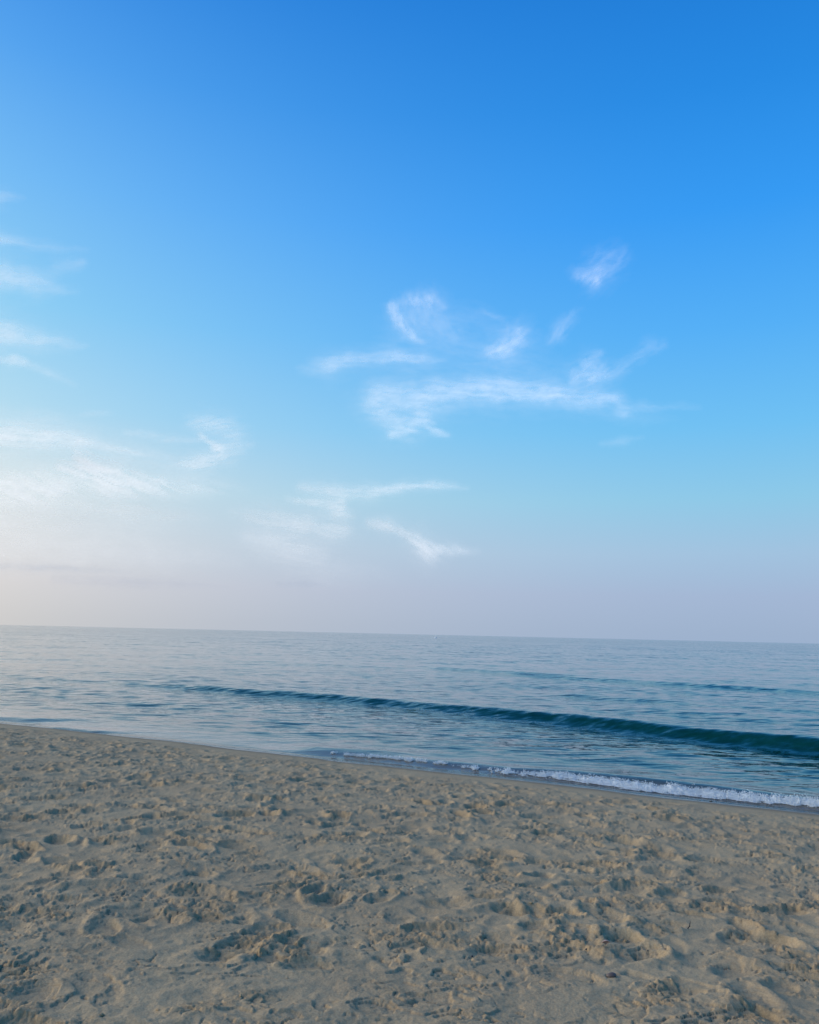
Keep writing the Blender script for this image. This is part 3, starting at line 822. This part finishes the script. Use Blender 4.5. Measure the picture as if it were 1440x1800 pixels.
# fan shell: ribbed shallow dome
def fan_shell(r):
    th = np.linspace(-0.75, 0.75, 33); rr2 = np.linspace(0.05, 1, 9)
    T_, R_ = np.meshgrid(th, rr2, indexing='ij')
    dome = 0.42 * np.sin(np.clip(R_, 0, 1) * 2.6) * (1 - (T_ / 0.95) ** 2) + 0.03 * np.cos(T_ * 40) * R_
    top = np.stack([R_ * np.sin(T_), R_ * np.cos(T_), dome], -1)
    bot = top - np.array([0, 0, 0.06])
    V = np.concatenate([top.reshape(-1, 3), bot.reshape(-1, 3)]) * r
    a_, b_ = T_.shape; idx = np.arange(a_ * b_).reshape(a_, b_)
    q = np.stack([idx[:-1, :-1], idx[:-1, 1:], idx[1:, 1:], idx[1:, :-1]], -1).reshape(-1, 4)
    ring = np.concatenate([idx[0, :], idx[1:, -1], idx[-1, -2::-1], idx[-2:0:-1, 0]]); nx_ = np.roll(ring, -1); o_ = a_ * b_
    return V, np.concatenate([q[:, ::-1], q + o_, np.stack([ring, nx_, nx_ + o_, ring + o_], -1)])
p = on_sand(1066, 1664)
o = link('fan_shell', raw_mesh('fan_shell', *fan_shell(0.040), True), pink_shell, label='pinkish fan shaped shell lying on pale sand right of centre', category='shell')
o.location = (p[0], p[1] + 0.01, p[2] + 0.006); o.rotation_euler = (math.radians(38), 0.1, math.radians(175))
# bent twig standing out of the sand
def tube(pts, rads, seg=8):
    pts = np.array(pts, float); V = []
    for i, q in enumerate(pts):
        t_ = pts[min(i + 1, len(pts) - 1)] - pts[max(i - 1, 0)]; t_ /= np.linalg.norm(t_)
        a_ = np.cross(t_, [0.3, 0.9, 0.1]); a_ /= np.linalg.norm(a_); b_ = np.cross(t_, a_)
        for k in range(seg):
            ph = 2 * math.pi * k / seg
            V.append(q + rads[i] * (math.cos(ph) * a_ + math.sin(ph) * b_) * (1 + 0.15 * math.sin(k * 2.3 + i)))
    idx = np.arange(len(pts) * seg).reshape(len(pts), seg); nx_ = np.roll(idx, -1, 1)
    q = np.stack([idx[:-1], nx_[:-1], nx_[1:], idx[1:]], -1).reshape(-1, 4)
    n0 = len(V); V += [pts[0], pts[-1]]
    caps = [[n0, nx_[0, k], idx[0, k], n0] for k in range(seg)] + [[n0 + 1, idx[-1, k], nx_[-1, k], n0 + 1] for k in range(seg)]
    tri = np.array([c_[:3] for c_ in caps]); tri2 = np.concatenate([q[:, [0, 1, 2]], q[:, [0, 2, 3]], tri])
    return np.array(V), tri2
p = on_sand(1211, 1633)
link('twig', raw_mesh('twig', *tube([(-0.012, -0.01, -0.006), (-0.004, 0.0, 0.006), (0.008, 0.006, 0.012), (0.012, 0.012, 0.024), (0.015, 0.014, 0.044)], [0.002, 0.003, 0.0036, 0.003, 0.0014])), bark,
     label='short bent black twig sticking out of the sand at lower right', category='twig').location = (p[0], p[1], p[2])
def lathe(prof, seg=16):
    pr = np.array(prof); th = np.linspace(0, 2 * math.pi, seg, endpoint=False)
    V = np.stack([pr[:, None, 0] * np.cos(th), pr[:, None, 0] * np.sin(th), np.repeat(pr[:, None, 1], seg, 1)], -1)
    nr = len(pr); idx = np.arange(nr * seg).reshape(nr, seg); nx = np.roll(idx, -1, 1)
    return V.reshape(-1, 3), np.stack([idx[:-1], nx[:-1], nx[1:], idx[1:]], -1).reshape(-1, 4)
wp, n = new_mat('white_paint')
bs = n.new('ShaderNodeBsdfPrincipled'); bs.inputs['Roughness'].default_value = 0.45
gp = n.new('ShaderNodeNewGeometry').outputs['Position']
n.put(bs.inputs['Base Color'], n.mix(n.noise(gp, 3.0, 3), (0.84, 0.84, 0.82), (0.74, 0.75, 0.74)))
out = n.new('ShaderNodeOutputMaterial'); n.put(out.inputs[0], bs.outputs[0])
bp = unproj(766, 1121.5, 0.0)
buoy = bpy.data.objects.new('buoy', None); COL.objects.link(buoy); buoy.location = (bp[0], bp[1], 0)
buoy['label'] = 'tiny white buoy far out on the sea just below the horizon'; buoy['category'] = 'buoy'
link('float', raw_mesh('float', *lathe([(0.001, -0.35), (0.45, -0.3), (0.7, 0.0), (0.7, 0.22), (0.55, 0.4), (0.28, 0.5), (0.001, 0.5)])), wp, buoy)
link('mast', raw_mesh('mast', *lathe([(0.001, 0.48), (0.16, 0.48), (0.1, 1.1), (0.001, 1.1)])), wp, buoy)
link('top_mark', raw_mesh('top_mark', *lathe([(0.001, 1.1), (0.22, 1.14), (0.3, 1.32), (0.22, 1.5), (0.001, 1.56)])), wp, buoy)
